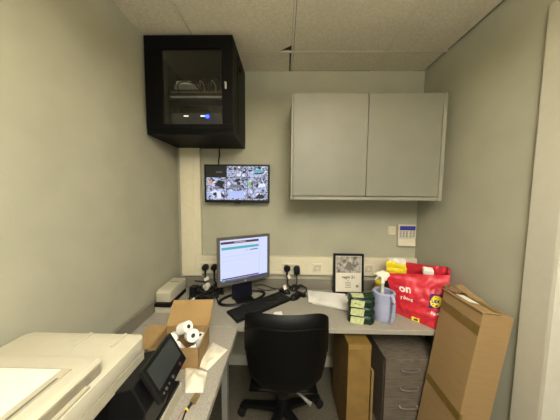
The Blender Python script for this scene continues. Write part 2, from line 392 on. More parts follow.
rt = rackbox('network_router', 'pale grey router standing on the patch panel in the cabinet', 'router', -.705, -.55, 1.36, 1.46, 2.0605, 2.098, mat('router_grey', (128,130,128), .5))
obj('top_cover', MB().span((-.70, 1.37, 2.0985), (-.60, 1.45, 2.128), bev=.012), mat('router_white', (205,203,190), .4), rt)
for k in range(7):
    x = -.53+k*.024
    m = MB().tube([(x, 1.343, 2.045), (x+.01, 1.318, 2.068), (x-.02, 1.33, 2.095+.01*(k%3)), (x-.03, 1.38, 2.063)], .0028, 6)
    tag(obj('network_cable', m, [RUB, mat('cable_cream', (150,140,110), .5), BLKPL][k%3], smooth=True), 'short patch cable looping from the patch panel in the cabinet', 'cable', 'patch cables in the cabinet')
tag(obj('network_cable', MB().tube([(-.66, 1.342, 2.030), (-.66, 1.322, 2.075), (-.62, 1.318, 2.092), (-.56, 1.322, 2.082), (-.53, 1.342, 2.055)], .0035, 8), RUB, smooth=True), 'longer black cable arching in front of the router in the cabinet', 'cable')

# ---------------------------------------------------------------- CCTV screen
tx0, tx1, tz0, tz1, tyf = -.596, -.108, 1.343, 1.627, 1.555
tv = thing('wall_screen', 'black wall mounted security screen showing eight camera pictures', 'screen', (-.35, D, 1.34))
obj('casing', MB().span((tx0, tyf, tz0), (tx1, tyf+.03, tz1), bev=.003), BLKPL, tv)
obj('wall_bracket', MB().span((-.42, tyf+.0305, 1.43), (-.28, D-.001, 1.54)), BLKMET, tv)
obj('logo_tab', MB().span((-.375, tyf-.002, tz0-.006), (-.33, tyf+.01, tz0+.006), bev=.001), BLKGL, tv)
bx0, bx1, bz0, bz1 = tx0+.013, tx1-.012, tz0+.020, tz1-.012
cw, chh = (bx1-bx0)/3, (bz1-bz0)/3
ys_ = tyf-.0006
m = MB()
m.poly([(bx0, ys_, bz0), (bx1, ys_, bz0), (bx1, ys_, bz1), (bx0, ys_, bz1)])
mats = [emit('screen_black', (14,14,18), .25), emit('camera_picture', (196,204,240), 1.0, (30,34,48), 62), emit('pic_teal', (70,176,190), 1.0), emit('pic_dark', (26,28,38), .6), emit('pic_pale', (226,228,250), 1.0), emit('pic_blue', (168,184,236), 1.1), emit('pic_green', (120,190,90), 1), emit('pic_orange', (224,160,110), 1), emit('pic_grey', (110,112,128), 1)]
rng = random.Random(3)
def P(ci, ri, u, v, k): return (bx0+(ci+u)*cw, ys_-.0004*k, bz1-(ri+1-v)*chh)
for ri in range(3):
    for ci in range(3):
        if ri == 0 and ci == 0:
            m.mi = 8; m.poly([P(0,0,.5,.43,1), P(0,0,.78,.43,1), P(0,0,.78,.50,1), P(0,0,.5,.50,1)]); continue
        m.mi = 1; e = .012
        m.poly([P(ci,ri,e,e,1), P(ci,ri,1-e,e,1), P(ci,ri,1-e,1-e,1), P(ci,ri,e,1-e,1)])
        for k in range(12):
            m.mi = rng.choice([3,3,4,4,5,5,8,3]); u, v = rng.uniform(.08,.92), rng.uniform(.1,.9); a0 = rng.uniform(0, 3)
            r1, r2 = rng.uniform(.05,.20), rng.uniform(.03,.10); pts = []
            for q in range(5):
                an = a0+q*math.tau/5
                uu = u+r1*math.cos(an)*math.cos(a0)-r2*math.sin(an)*math.sin(a0); vv = v+(r1*math.cos(an)*math.sin(a0)+r2*math.sin(an)*math.cos(a0))*1.6
                pts.append(P(ci, ri, min(.98, max(.02, uu)), min(.97, max(.03, vv)), 2+k*.2))
            m.poly(pts)
def blob(ci, ri, mi, uv, k=6):
    m.mi = mi; m.poly([P(ci, ri, u, v, k) for u, v in uv])
blob(2, 0, 2, [(.35,.42),(.75,.48),(.82,.62),(.55,.72),(.30,.60)]); blob(2, 0, 3, [(.25,.30),(.7,.30),(.88,.48),(.35,.38)], 6.3)
blob(0, 1, 3, [(.42,.25),(.80,.20),(.92,.60),(.60,.78)]); blob(0, 1, 7, [(.05,.40),(.22,.75),(.32,.80),(.18,.35)])
blob(1, 1, 8, [(.12,.08),(.80,.08),(.70,.35),(.2,.4)]); blob(2, 1, 6, [(.04,.30),(.18,.28),(.20,.60),(.08,.66)])
blob(1, 2, 5, [(.08,.15),(.85,.2),(.86,.85),(.1,.8)], 6); blob(2, 2, 3, [(.35,.15),(.75,.12),(.85,.4),(.55,.55)], 6)
blob(2, 1, 4, [(.5,.15),(.9,.2),(.85,.5),(.6,.45)]); blob(0, 2, 4, [(.55,.1),(.75,.15),(.7,.8),(.5,.7)])
obj('screen', m, mats, tv)
tag(obj('screen_cable', MB().tube([(-.49, D-.04, 1.754), (-.492, D-.03, 1.70), (-.505, D-.012, 1.66), (-.50, D-.01, 1.57)], .005, 8), RUB, smooth=True), 'black cable hanging from the network cabinet down to the wall screen', 'cable')

# ---------------------------------------------------------------- alarm keypad, small switch
ak = thing('alarm_keypad', 'white alarm keypad with a lit blue display near the right corner', 'keypad', (.95, D, 1.02))
obj('body', MB().span((.884, D-.022, 1.075), (1.020, D-.001, 1.183), bev=.004), WHITE, ak)
obj('lower_flap', MB().prism([(.886, D-.020, 1.074), (.886, D-.028, 1.018), (.886, D-.001, 1.016), (.886, D-.001, 1.074)], (.130, 0, 0)), WHITE, ak)
kd = obj('display', MB().span((.895, D-.0235, 1.140), (1.012, D-.0215, 1.172)), emit('lcd_blue', (36,32,118), .8), ak, label='lit dark blue display')
KEY = mat('keypad_key', (136,134,146), .5)
for r_ in range(4):
    for c_ in range(5):
        obj('key', MB().box((.903+c_*.0235+(.006 if c_ > 2 else 0)-.002, D-.0235, 1.128-r_*.0125), (.014, .004, .0085), bev=.001), KEY, ak)
for k, (x, w_) in enumerate([(.905,.03),(.945,.02),(.972,.03)]):
    obj('display_line', MB().box((x+.01, D-.0240, 1.157), (w_, .0008, .006)), emit('lcd_text', (70,68,180), .8), kd)
sb = thing('sensor_box', 'small plain white square box on the wall beside the alarm keypad', 'switch', (.84, D, 1.10))
obj('body', MB().span((.812, D-.014, 1.100), (.868, D-.001, 1.168), bev=.003), WHITE, sb)
obj('cover', MB().span((.818, D-.0165, 1.106), (.862, D-.0135, 1.162), bev=.001), WHITE, sb)

# ---------------------------------------------------------------- monitor
mon = thing('monitor', 'grey framed computer monitor switched on and turned to the right', 'monitor', (-.287, 1.438, Z), (0, 0, R(30.5)))
mw, mh0, mh1, fy = .187, .145, .468, -.050        # half width, local z range, front plane
m = MB(); b = .017
m.span((-mw, fy, mh0), (mw, fy+.022, mh0+.024)).span((-mw, fy, mh1-b), (mw, fy+.022, mh1)).span((-mw, fy, mh0+.024), (-mw+b, fy+.022, mh1-b)).span((mw-b, fy, mh0+.024), (mw, fy+.022, mh1-b))
obj('bezel', m, SILV, mon, local=True)
obj('back_shell', MB().span((-mw+.008, fy+.0225, mh0+.008), (mw-.008, fy+.045, mh1-.008), bev=.01), BLKPL, mon, local=True)
obj('power_button', MB().cyl((.0, fy-.002, mh0+.012), (.0, fy+.003, mh0+.012), .006), CHROME, mon, local=True)
sx0, sx1, sz0, sz1 = -mw+b, mw-b, mh0+.024, mh1-b; SW, SH = sx1-sx0, sz1-sz0
m = MB(); sy = fy+.006
def q(u0, u1, v0, v1, mi, k=1):
    m.mi = mi; y = sy-.0003*k
    m.poly([(sx0+u0*SW, y, sz0+v0*SH), (sx0+u1*SW, y, sz0+v0*SH), (sx0+u1*SW, y, sz0+v1*SH), (sx0+u0*SW, y, sz0+v1*SH)])
q(0, 1, 0, 1, 0)
q(.015, .80, .900, .955, 1, 2); q(.28, .52, .918, .940, 3, 3)
q(.03, .80, .765, .825, 2, 2); q(.61, .78, .700, .722, 5, 3); q(.50, .58, .702, .718, 4, 3)
q(.04, .80, .600, .604, 4, 2); q(.82, .825, .08, .97, 4, 2); q(.04, .55, .50, .503, 4, 2)
q(0, 1, 0, .045, 6, 2); q(.03, .80, .055, .085, 1, 3); q(.03, .10, .008, .037, 2, 3); q(.14, .6, .015, .03, 7, 3)
obj('screen', m, [emit('page_white', (206,214,250), 1.1), emit('header_maroon', (84,48,54), 1), emit('bar_teal', (82,178,182), 1), emit('header_text', (200,176,180), 1), emit('page_line', (176,184,222), 1), emit('page_text', (84,88,104), 1), emit('taskbar_navy', (58,72,118), 1), emit('taskbar_text', (120,130,165), 1)], mon, local=True)
obj('stand_column', MB().prism([(-.075, .005, .012), (.075, .005, .012), (.060, .002, .24), (-.060, .002, .24)], (0, .028, 0), bev=.004), mat('stand_navy_black', (20,22,36), .4), mon, True, local=True)
m = MB(); ring = [(.165*math.cos(a), .004+.080*math.sin(a), .010) for a in [math.tau*k/20 for k in range(20)]]
m.tube(ring, .011, 8, 3, closed=True, flat=.75); m.span((-.062, -.06, .002), (.062, .066, .016), bev=.004)
obj('stand_base', m, BLKPL, mon, True, local=True)

# ---------------------------------------------------------------- keyboard and mice
kb = thing('keyboard', 'black full size computer keyboard lying at an angle before the monitor', 'keyboard', (-.146, 1.345, Z), (0, 0, R(40.5)))
obj('case', MB().prism([(-.217, -.070, .0005), (.217, -.070, .0005), (.217, .070, .0005), (-.217, .070, .0005)], (0, 0, .014), bev=.003), BLKPL, kb, local=True)
m = MB()
for r_ in range(6):
    y = -.056+r_*.0205+(.006 if r_ == 5 else 0)
    for c_ in range(21):
        x = -.203+c_*.0192+(.004 if c_ > 13 else 0)+(.004 if c_ > 16 else 0)
        if r_ == 0 and 4 <= c_ <= 8: continue
        if 14 <= c_ <= 16 and r_ == 2: continue
        m.box((x, y, .0185), (.0158, .0165, .007), bev=.0015, seg=1)
m.box((-.203+6*.0192, -.056, .0185), (.0158+4*.0192, .0165, .007), bev=.0015, seg=1)
obj('keys', m, mat('keycap_black', (30,29,28), .5), kb, local=True)
def mouse(loc, rz, sc, label):
    o = thing('computer_mouse', label, 'mouse', loc, (0, 0, rz), 'black mice')
    def f(u, v):
        a = u*math.tau; ph = v*math.pi/2
        return (.030*sc*math.cos(a)*math.cos(ph)**.7, .055*sc*math.sin(a)*math.cos(ph)**.7, .001+.032*sc*math.sin(ph)*(1-.15*math.sin(a)))
    m = MB(); rings = []
    for j in range(9):
        if j == 8: break
        rings.append([m.bm.verts.new(f(i/24, j/8)) for i in range(24)])
    top = m.bm.verts.new((0, 0, .001+.032*sc))
    for a, b_ in zip(rings, rings[1:]):
        for i in range(24): m.bm.faces.new((a[i], a[(i+1)%24], b_[(i+1)%24], b_[i]))
    for i in range(24): m.bm.faces.new((rings[-1][i], rings[-1][(i+1)%24], top))
    m.bm.faces.new(rings[0][::-1])
    obj('shell', m, BLKPL, o, True, local=True)
    obj('scroll_wheel', MB().cyl((-.003, .030*sc, .029*sc), (.003, .030*sc, .029*sc), .007), mat('wheel_grey', (60,60,60), .5), o, local=True)
    return o
mouse((.090, 1.468, Z), R(-35), 1.0, 'black mouse just off the right end of the keyboard')
mouse((.012, 1.548, Z), R(60), .9, 'smaller black mouse behind the keyboard near the upstand')

# ---------------------------------------------------------------- cables on the desk
def cable(pts, r, label, m=RUB, name='power_cable', group=None):
    return tag(obj(name, MB().tube(pts, r, 8, 7), m, smooth=True), label, 'cable', group)
z = Z+.006
def rnd(c, n, rx, ry, rz, seed):
    g = random.Random(seed); out = []
    for k in range(n):
        a = k*2.1+g.uniform(-.4, .4); out.append((c[0]+rx*math.cos(a)*g.uniform(.6, 1), c[1]+ry*math.sin(a)*g.uniform(.6, 1), c[2]+rz*g.random()))
    return out
yb = ty-.028
cable([(-.605, yb, .79), (-.604, yb-.01, .74), (-.60, 1.54, .69), (-.58, 1.50, z+.01)]+rnd((-.60, 1.44, z+.004), 12, .07, .06, .045, 1), .0055, 'tangled black cable dropping from the leftmost plug', group='tangled black cables left of the monitor')
cable([(-.535, yb, .79), (-.53, yb-.01, .74), (-.50, 1.54, .70), (-.50, 1.50, z+.01)]+rnd((-.49, 1.47, z+.004), 10, .055, .05, .05, 2), .0055, 'tangled black cable dropping from the plug by the monitor', group='tangled black cables left of the monitor')
for k, (cx_, cy_, rr_) in enumerate([(-.585, 1.46, .075), (-.50, 1.50, .06), (-.52, 1.43, .07), (-.62, 1.50, .055)]):
    cable(rnd((cx_, cy_, z+.010), 11, rr_, rr_*.8, .055, 20+k), .0045, 'loose black cable coil in the tangle between label printer and monitor', group='loose coils of black cable')
cable([(-.70, 1.585, z+.06), (-.60, 1.582, z+.05), (-.55, 1.55, z+.03), (-.50, 1.49, z), (-.47, 1.42, z), (-.44, 1.36, z+.004)], .004, 'black cable running along the upstand left of the monitor')
cable([(-.66, 1.40, z), (-.67, 1.46, z+.01), (-.62, 1.50, z+.02), (-.55, 1.43, z+.05), (-.50, 1.36, z+.01), (-.56, 1.33, z), (-.60, 1.38, z+.03), (-.52, 1.42, z+.06)], .005, 'coiled black cable beside the white printer box')
cable([(.03, yb, .79), (.035, yb-.01, .74), (.05, 1.56, .70)]+rnd((.085, 1.565, z+.004), 8, .05, .022, .04, 5), .0045, 'black cable coiled below the round plug right of the monitor')
cable([(.105, yb, .79), (.105, yb-.01, .74), (.10, 1.56, .70), (.13, 1.55, z+.04), (.17, 1.56, z+.035), (.182, 1.55, z+.012), (.15, 1.53, z), (.11, 1.55, z), (.10, 1.57, z+.03), (.14, 1.575, z+.045), (.178, 1.57, z+.02)], .0045, 'black cable looping below the tallest plug')
cable([(-.06, 1.585, z), (-.10, 1.57, z), (-.15, 1.555, z+.01), (-.20, 1.56, z+.02)], .003, 'thin black lead running behind the monitor')
cable([(.03, 1.565, z), (-.005, 1.588, z), (-.08, 1.59, z+.008), (-.16, 1.58, z+.04), (-.22, 1.54, z+.05)], .003, 'thin black mouse lead passing behind the small mouse')
def brick(name, loc, rz, d, label, m, cat='power adaptor'):
    t = thing(name, label, cat, loc, (0, 0, rz)); obj('body', MB().box((0, 0, d[2]/2+.0005), d, bev=.006), m, t, True, local=True)
    obj('strain_relief', MB().cyl((d[0]/2-.001, 0, d[2]/2), (d[0]/2+.012, 0, d[2]/2), .006, .004, 10), RUB, t, True, local=True)
brick('power_adaptor', (-.655, 1.475, Z), R(80), (.055, .05, .075), 'upright black power adaptor beside the white printer box', BLKPL)
brick('power_adaptor', (-.545, 1.385, Z), R(35), (.09, .045, .03), 'black power adaptor lying among the cables left of the monitor', BLKPL)
brick('power_adaptor', (.13, 1.500, Z), R(-35), (.080, .030, .026), 'black adaptor lying below the tallest plug', BLKPL)
# white tags, plug
def tagc(loc, rot, d, label, m=LABELW):
    t = thing('paper_tag', label, 'tag', loc, rot)
    obj('card', MB().box((0, 0, 0), d, bev=.0006), m, t, local=True)
    obj('string_loop', MB().tube([(d[0]/2-.004, 0, 0), (d[0]/2+.008, 0, .004), (d[0]/2+.010, 0, -.002), (d[0]/2-.003, 0, -.001)], .0009, 6), BLKPL, t, True, local=True)
tagc((-.590, 1.545, .755), (R(70), R(-30), 0), (.040, .024, .002), 'white cable tag hanging under the leftmost plug')
tagc((.015, 1.535, .700), (R(65), R(70), 0), (.040, .024, .002), 'white cable tag just behind the two mice')
tagc((.045, 1.56, .775), (R(70), R(60), 0), (.032, .018, .002), 'small white tag directly under the round plug right of the monitor')
wp = thing('white_plug', 'white plug resting on the tangle of black cables', 'plug', (-.555, 1.44, Z+.062))
obj('plug_body', MB().cyl((-.555, 1.432, Z+.085), (-.545, 1.462, Z+.090), .024, .020), mat('white_plug_plastic', (216,212,198), .4), wp, True)
obj('pin', MB().box((-.555, 1.426, Z+.087), (.006, .014, .004)), CHROME, wp)
tf = thing('paper_scrap', 'folded white scrap of paper among the cables behind the open box', 'paper', (-.615, 1.345, Z))
obj('sheet', MB().prism([(-.645, 1.345, Z+.001), (-.595, 1.352, Z+.001), (-.612, 1.352, Z+.046)], (.004, .012, 0)), PAPER, tf)

# ---------------------------------------------------------------- small printer (white box) at left
lp = thing('label_printer', 'small white label printer with a black band on the desk by the left wall', 'printer', (-.745, 1.33, Z), (0, 0, 0))
obj('lower_body', MB().span((-.806, 1.245, Z+.001), (-.705, 1.45, Z+.042), bev=.004), PRW, lp)
obj('black_band', MB().span((-.803, 1.235, Z+.043), (-.703, 1.45, Z+.066), bev=.002), BLKPL, lp)
obj('upper_body', MB().prism([(-.800, 1.250, Z+.067), (-.800, 1.247, Z+.128), (-.800, 1.27, Z+.140), (-.800, 1.455, Z+.146), (-.800, 1.455, Z+.067)], (.092, 0, 0), bev=.006), PRW, lp, True)
obj('paper_slot', MB().box((-.754, 1.385, Z+.1445), (.06, .005, .003), rot=(R(2), 0, 0)), mat('slot_shadow', (120,114,98), .6), lp)

# ---------------------------------------------------------------- picture frame
pf = thing('picture_frame', 'black framed certificate with a grey photo leaning on the upstand', 'picture frame', (.498, 1.545, Z), (R(-5), 0, R(-1)))
hw, hh, fw = .114, .306, .0155
m = MB().span((-hw, -.008, .0005), (hw, .008, fw)).span((-hw, -.008, hh-fw), (hw, .008, hh)).span((-hw, -.008, fw), (-hw+fw, .008, hh-fw)).span((hw-fw, -.008, fw), (hw, .008, hh-fw))
obj('frame', m, BLKPL, pf, local=True)
obj('backing_board', MB().span((-hw+fw, .002, fw), (hw-fw, .007, hh-fw)), BLKPL, pf, local=True)
ct = obj('certificate', MB().span((-hw+fw, -.001, fw), (hw-fw, .002, hh-fw)), mat('certificate_paper', (222,216,198), .6, var=.01), pf, local=True)
obj('photo', MB().span((-hw+fw+.006, -.0020, .160), (hw-fw-.006, -.0010, hh-fw-.006)), GPHOTO, ct, local=True, label='grey monochrome photo print')
obj('photo_shape', MB().poly([(-.03, -.0026, .19), (.045, -.0026, .175), (.02, -.0026, .235), (-.005, -.0026, .25)]), mat('photo_mid', (120,116,108), .6), ct, local=True)
lettering('regm 21', .030, lambda x, y: (x-.050, -.0022, y+.118), INK, ct, local=True, bold=.0004)
for k, (w_, zz) in enumerate([(.012,.098),(.040,.085),(.044,.073),(.040,.061),(.046,.048)]):
    obj('text_line', MB().span((-.003-w_/2, -.0020, zz), (-.003+w_/2, -.0012, zz+.0035)), mat('soft_ink', (120,116,106), .7), ct, local=True)
obj('seal', MB().cyl((.066, -.0024, .060), (.066, -.0010, .060), .011), mat('seal_grey', (140,134,118), .6), ct, local=True)

# ---------------------------------------------------------------- paper sheets
def sheet(name, label, quad, z0, m, cat='paper', amp=.003, seed=0, th=.0008, nu=14, nv=12):
    A, B, C, D_ = [Vector((*p, 0)) for p in quad]
    def f(u, v):
        p = (A*(1-u)+B*u)*(1-v)+(D_*(1-u)+C*u)*v
        h = noise.noise(Vector((p.x*14+seed, p.y*14, seed)))*amp+amp*1.1
        return (p.x, p.y, z0+h)
    return tag(obj(name, MB().surf(f, nu, nv, -th), m, smooth=True), label, cat)
sheet('paper_sheet', 'lower white paper sheet on the desk, showing under the top sheet', [(.205,1.385),(.43,1.30),(.49,1.50),(.20,1.57)], Z+.0005, PAPER, amp=.0012, seed=3)
sheet('paper_sheet', 'top white paper sheet lying in front of the picture frame', [(.178,1.392),(.405,1.295),(.465,1.512),(.19,1.566)], Z+.0065, PAPER, amp=.006, seed=5)
sheet('sticky_note', 'small white note sticking out from under the keyboard edge', [(-.060,1.235),(.000,1.245),(-.008,1.285),(-.055,1.275)], Z+.0005, PAPER, cat='note', amp=.001, seed=9, nu=5, nv=4)

# ---------------------------------------------------------------- green and cream multipack
gp = thing('wrapped_multipack', 'stack of three dark green and cream packs wrapped together on the desk', 'packet', (.466, 1.213, Z), (0, 0, R(-10)))
for k in range(3):
    z0 = k*.050+.0005
    def shell(u, v, z0=z0):
        a = u*math.tau; c, s_ = math.cos(a), math.sin(a)
        ex = .35; x = .074*abs(c)**ex*(1 if c > 0 else -1); y = .052*abs(s_)**ex*(1 if s_ > 0 else -1)
        bul = .86+.14*math.sin(v*math.pi)**.5; w_ = noise.noise(Vector((x*30, y*30, z0*60+v*3)))*.006
        return (x*bul+w_, y*bul+w_, z0+v*.049)
    m = MB(); rings = [[m.bm.verts.new(shell(i/36, j/6)) for i in range(36)] for j in range(7)]
    for a, b_ in zip(rings, rings[1:]):
        for i in range(36): m.bm.faces.new((a[i], a[(i+1)%36], b_[(i+1)%36], b_[i]))
    m.bm.faces.new(rings[0][::-1]); m.bm.faces.new(rings[-1])
    pk = obj('pack', m, GREEN, gp, True, local=True)
    obj('label', MB().prism([(-.064, -.0515, z0+.004), (.008, -.0545, z0+.003), (.014, -.0545, z0+.043), (-.060, -.0520, z0+.045)], (0, .003, 0)), CREAM, pk, local=True, label='cream printed label')
obj('top_label', MB().box((-.012, .0, .1515), (.085, .055, .002), rot=(0, 0, R(6)), bev=.0005), CREAM, gp, local=True, label='pale green printed top')
def ff(u, v): return (-.071+u*.142, -.047+v*.094, .1535+.012*math.sin(u*math.pi)*math.sin(v*math.pi)+.003*noise.noise(Vector((u*9, v*9, 2))))
obj('film_fold', MB().surf(lambda u, v: (.015+u*.055, -.045+v*.09, .1525+.010*math.sin(v*math.pi*3)**2*u+.002), 8, 18, -.001), GREEN, gp, True, local=True)

# ---------------------------------------------------------------- lavender jug with spray bottle
jg = thing('plastic_jug', 'lavender blue plastic jug with a handle on the desk beside the red bag', 'jug', (.615, 1.225, Z))
JX, JY = .612, 1.232
prof = [(.052, .001), (.056, .006), (.058, .05), (.060, .11), (.062, .158), (.063, .172), (.052, .177), (.048, .172), (.056, .158), (.055, .05), (.053, .012), (.001, .012)]
obj('jug_body', MB().lathe(prof, (JX, JY, Z)), LAV, jg, True)
obj('handle', MB().tube([(JX+.012, JY-.058, Z+.168), (JX+.014, JY-.078, Z+.164), (JX+.016, JY-.086, Z+.12), (JX+.015, JY-.082, Z+.06), (JX+.012, JY-.070, Z+.026), (JX+.010, JY-.054, Z+.020)], .010, 10, 6, flat=1.3), LAV, jg, True)
obj('pouring_lip', MB().prism([(JX-.062, JY-.010, Z+.176), (JX-.078, JY, Z+.180), (JX-.062, JY+.012, Z+.176), (JX-.058, JY, Z+.150)], (.004, 0, .0)), LAV, jg)
sp = thing('spray_bottle', 'clear spray bottle with a white trigger head standing in the lavender jug', 'spray bottle', (JX, JY, Z+.0125))
BX, BY = JX-.010, JY
obj('bottle_body', MB().lathe([(.030, .013), (.033, .02), (.033, .12), (.026, .135), (.010, .160), (.007, .225), (.001, .225)], (BX, BY, Z)), TIP, sp, True)
obj('collar', MB().cyl((BX, BY, Z+.226), (BX, BY, Z+.241), .012, .011, 18), LABELW, sp, True)
m = MB().prism([(BX-.042, BY-.010, Z+.286), (BX-.040, BY-.010, Z+.272), (BX-.012, BY-.010, Z+.262), (BX-.012, BY-.010, Z+.241), (BX+.016, BY-.010, Z+.241), (BX+.026, BY-.010, Z+.262), (BX+.038, BY-.010, Z+.272), (BX+.030, BY-.010, Z+.290), (BX-.005, BY-.010, Z+.298)], (0, .020, 0), bev=.003)
obj('spray_head', m, LABELW, sp, True)
obj('trigger', MB().tube([(BX-.020, BY, Z+.270), (BX-.034, BY, Z+.258), (BX-.050, BY, Z+.240)], [.006, .006, .005, .004], 8, 4), PRW, sp, True)
obj('nozzle', MB().cyl((BX-.055, BY, Z+.279), (BX-.042, BY, Z+.279), .008, .009, 14), PRW, sp, True)

# ---------------------------------------------------------------- red shopping bag
bg = thing('shopping_bag', 'red woven shopping bag with white lettering standing in the right corner of the desk', 'bag', (.86, 1.28, Z))
B4 = [Vector((.728, 1.285, Z+.001)), Vector((.862, 1.128, Z+.001)), Vector((.985, 1.235, Z+.001)), Vector((.850, 1.400, Z+.001))]   # FL FR BR BL
T4 = [Vector((.668, 1.335, .900)), Vector((.950, 1.172, .955)), Vector((1.020, 1.280, .968)), Vector((.812, 1.500, .925))]
def bagp(s, v):
    """s in 0..4 round the bag, v height"""
    i = int(s) % 4; u = s-int(s)
    b_ = B4[i].lerp(B4[(i+1)%4], u); t_ = T4[i].lerp(T4[(i+1)%4], u); p = b_.lerp(t_, v)
    cen = (sum(B4, Vector())/4).lerp(sum(T4, Vector())/4, v)
    nrm = (B4[(i+1)%4]-B4[i]).cross(Vector((0,0,1))).normalized()
    edge = math.sin(u*math.pi)
    bul = .016*edge*math.sin(min(1, v*1.1)*math.pi)
    wr = noise.noise(Vector((s*3.2, v*7.5, 1)))*.008+abs(noise.noise(Vector((s*5+v*3, v*5-s*4, 4))))*.014-abs(noise.noise(Vector((s*9-v*8, v*9, 9))))*.009
    k = min(1, v*8)*(.35+.65*min(1, edge*2))
    q_ = p+nrm*(bul+wr*k)
    q_.z = p.z+(.006*noise.noise(Vector((s*2, 0, 3))) if v > .98 else 0)
    q_.z = max(q_.z, Z+.001)
    q_.x = min(q_.x, XR-.006)
    return q_
m = MB(); NS, NV = 120, 36
rings = [[m.bm.verts.new(bagp(4*i/NS, j/NV)) for i in range(NS)] for j in range(NV+1)]
inner = [[m.bm.verts.new(cc + (Vector((sum(B4, Vector())/4).xy.to_3d())*0)) for cc in [bagp(4*i/NS, j/NV)*.975+((sum(B4, Vector())/4).lerp(sum(T4, Vector())/4, j/NV))*.025 for i in range(NS)]] for j in range(NV, 11, -2)]
seq = rings+inner
for a, b_ in zip(seq, seq[1:]):
    for i in range(NS): m.bm.faces.new((a[i], a[(i+1)%NS], b_[(i+1)%NS], b_[i]))
m.bm.faces.new(rings[0][::-1]); m.bm.faces.new(inner[-1])
obj('bag_body', m, RED, bg, True)
def on_bag(u, v, off=.0016):
    p = bagp(u, v); a = bagp(min(.999, u+.02), v)-bagp(max(0, u-.02), v); b_ = bagp(u, min(1, v+.02))-bagp(u, max(0, v-.02))
    n_ = a.cross(b_).normalized(); return p+n_*off
FWID = .27; FH = .27
def bl(u0, v0, off=.0018): return lambda x, y: on_bag(min(.995, u0+x/FWID), v0+y/FH, off)
lettering('on', .062, bl(.20, .600), WPRINT, bg, bold=.0022, sub=2)
lettering('y living', .026, bl(.20, .435), WPRINT, bg, bold=.0008, sub=2)
lettering('Big shop', .020, bl(.82, .26), WPRINT, bg, bold=.0006, sub=1)
def patch(name, uc, vc, w_, h_, m_, off, n=10, round_=False, label=None, slant=0):
    mb = MB()
    if round_:
        c = mb.bm.verts.new(on_bag(uc, vc, off)); K = 28
        r1 = [mb.bm.verts.new(on_bag(uc+w_/2*.5*math.cos(math.tau*k/K), vc+h_/2*.5*math.sin(math.tau*k/K), off)) for k in range(K)]
        r2 = [mb.bm.verts.new(on_bag(uc+w_/2*math.cos(math.tau*k/K), vc+h_/2*math.sin(math.tau*k/K), off)) for k in range(K)]
        for k in range(K):
            mb.bm.faces.new((c, r1[k], r1[(k+1)%K])); mb.bm.faces.new((r1[k], r2[k], r2[(k+1)%K], r1[(k+1)%K]))
    else: mb.surf(lambda a, b_: on_bag(uc+(a-.5)*w_, vc+(b_-.5)*h_+slant*(a-.5), off), n, n)
    return obj(name, mb, m_, bg, label=label)
patch('logo_square', .885, .500, .23, .27, BLUE, .0018, label='blue square of the logo')
patch('logo_ring', .885, .500, .215, .245, REDP, .0026, round_=True)
patch('logo_disc', .885, .500, .195, .22, YELD, .0032, round_=True, label='yellow disc of the logo')
lettering('LiDL', .020, bl(.805, .475, .0040), BLUE, bg, bold=.0012, sub=1)
patch('yellow_patch', .50, .045, .20, .085, YELD, .0020, label='yellow printed patch', slant=0)
patch('patch_print', .51, .045, .10, .04, BLUE, .0028)
# goods in the bag
yp = thing('yellow_packet', 'crumpled yellow crisp style packet with red print poking out of the red bag', 'packet', (.75, 1.36, .88))
def cr(u, v):
    x = .694+u*.120; return Vector((x+.004*noise.noise(Vector((u*5, v*5, 1))), 1.385-.02*u+.007*noise.noise(Vector((u*4, v*4, 7))), .868+v*.105-.030*u*v+.005*noise.noise(Vector((u*6, v*3, 3)))))
obj('wrapper', MB().surf(cr, 22, 18, -.010), YEL, yp, True)
def crp(u, v, o=.0025): p = cr(u, v); return (p.x, p.y-o, p.z)
obj('red_print', MB().surf(lambda a, b_: crp(.42+a*.30, .50+b_*.18+.1*math.sin(a*3)), 8, 4, .001), REDP, yp)
obj('green_print', MB().surf(lambda a, b_: crp(.48+a*.45, .16+b_*.16*math.sin(.4+a*2.3)), 8, 4, .001), GREEN, yp)
wi = thing('white_carton', 'white carton lying inside the top of the red bag', 'carton', (.92, 1.30, .92))
obj('body', MB().box((.905, 1.285, .935), (.055, .04, .03), rot=(.2, 0, R(-25)), bev=.004), PAPER, wi)
obj('lid', MB().box((.905, 1.285, .951), (.050, .036, .005), rot=(.2, 0, R(-25)), bev=.002), PAPER, wi)
wb = thing('white_packet', 'white plastic packet behind the yellow one in the red bag', 'packet', (.80, 1.42, .90))
obj('wrapper', MB().surf(lambda u, v: (.735+u*.11, 1.44+.01*noise.noise(Vector((u*5, v*5, 8))), .85+v*.118+.006*noise.noise(Vector((u*8, 0, 8)))), 14, 10, -.018), PAPER, wb, True)
op = thing('orange_jar', 'dull golden jar behind the spray bottle, left of the red bag', 'jar', (.69, 1.44, Z))
obj('jar_body', MB().lathe([(.030, .001), (.034, .006), (.034, .11), (.028, .125), (.028, .13), (.001, .13)], (.690, 1.452, Z)), mat('golden_plastic', (150,112,44), .4), op, True)
obj('lid', MB().cyl((.690, 1.452, Z+.131), (.690, 1.452, Z+.150), .031), YEL, op, True)

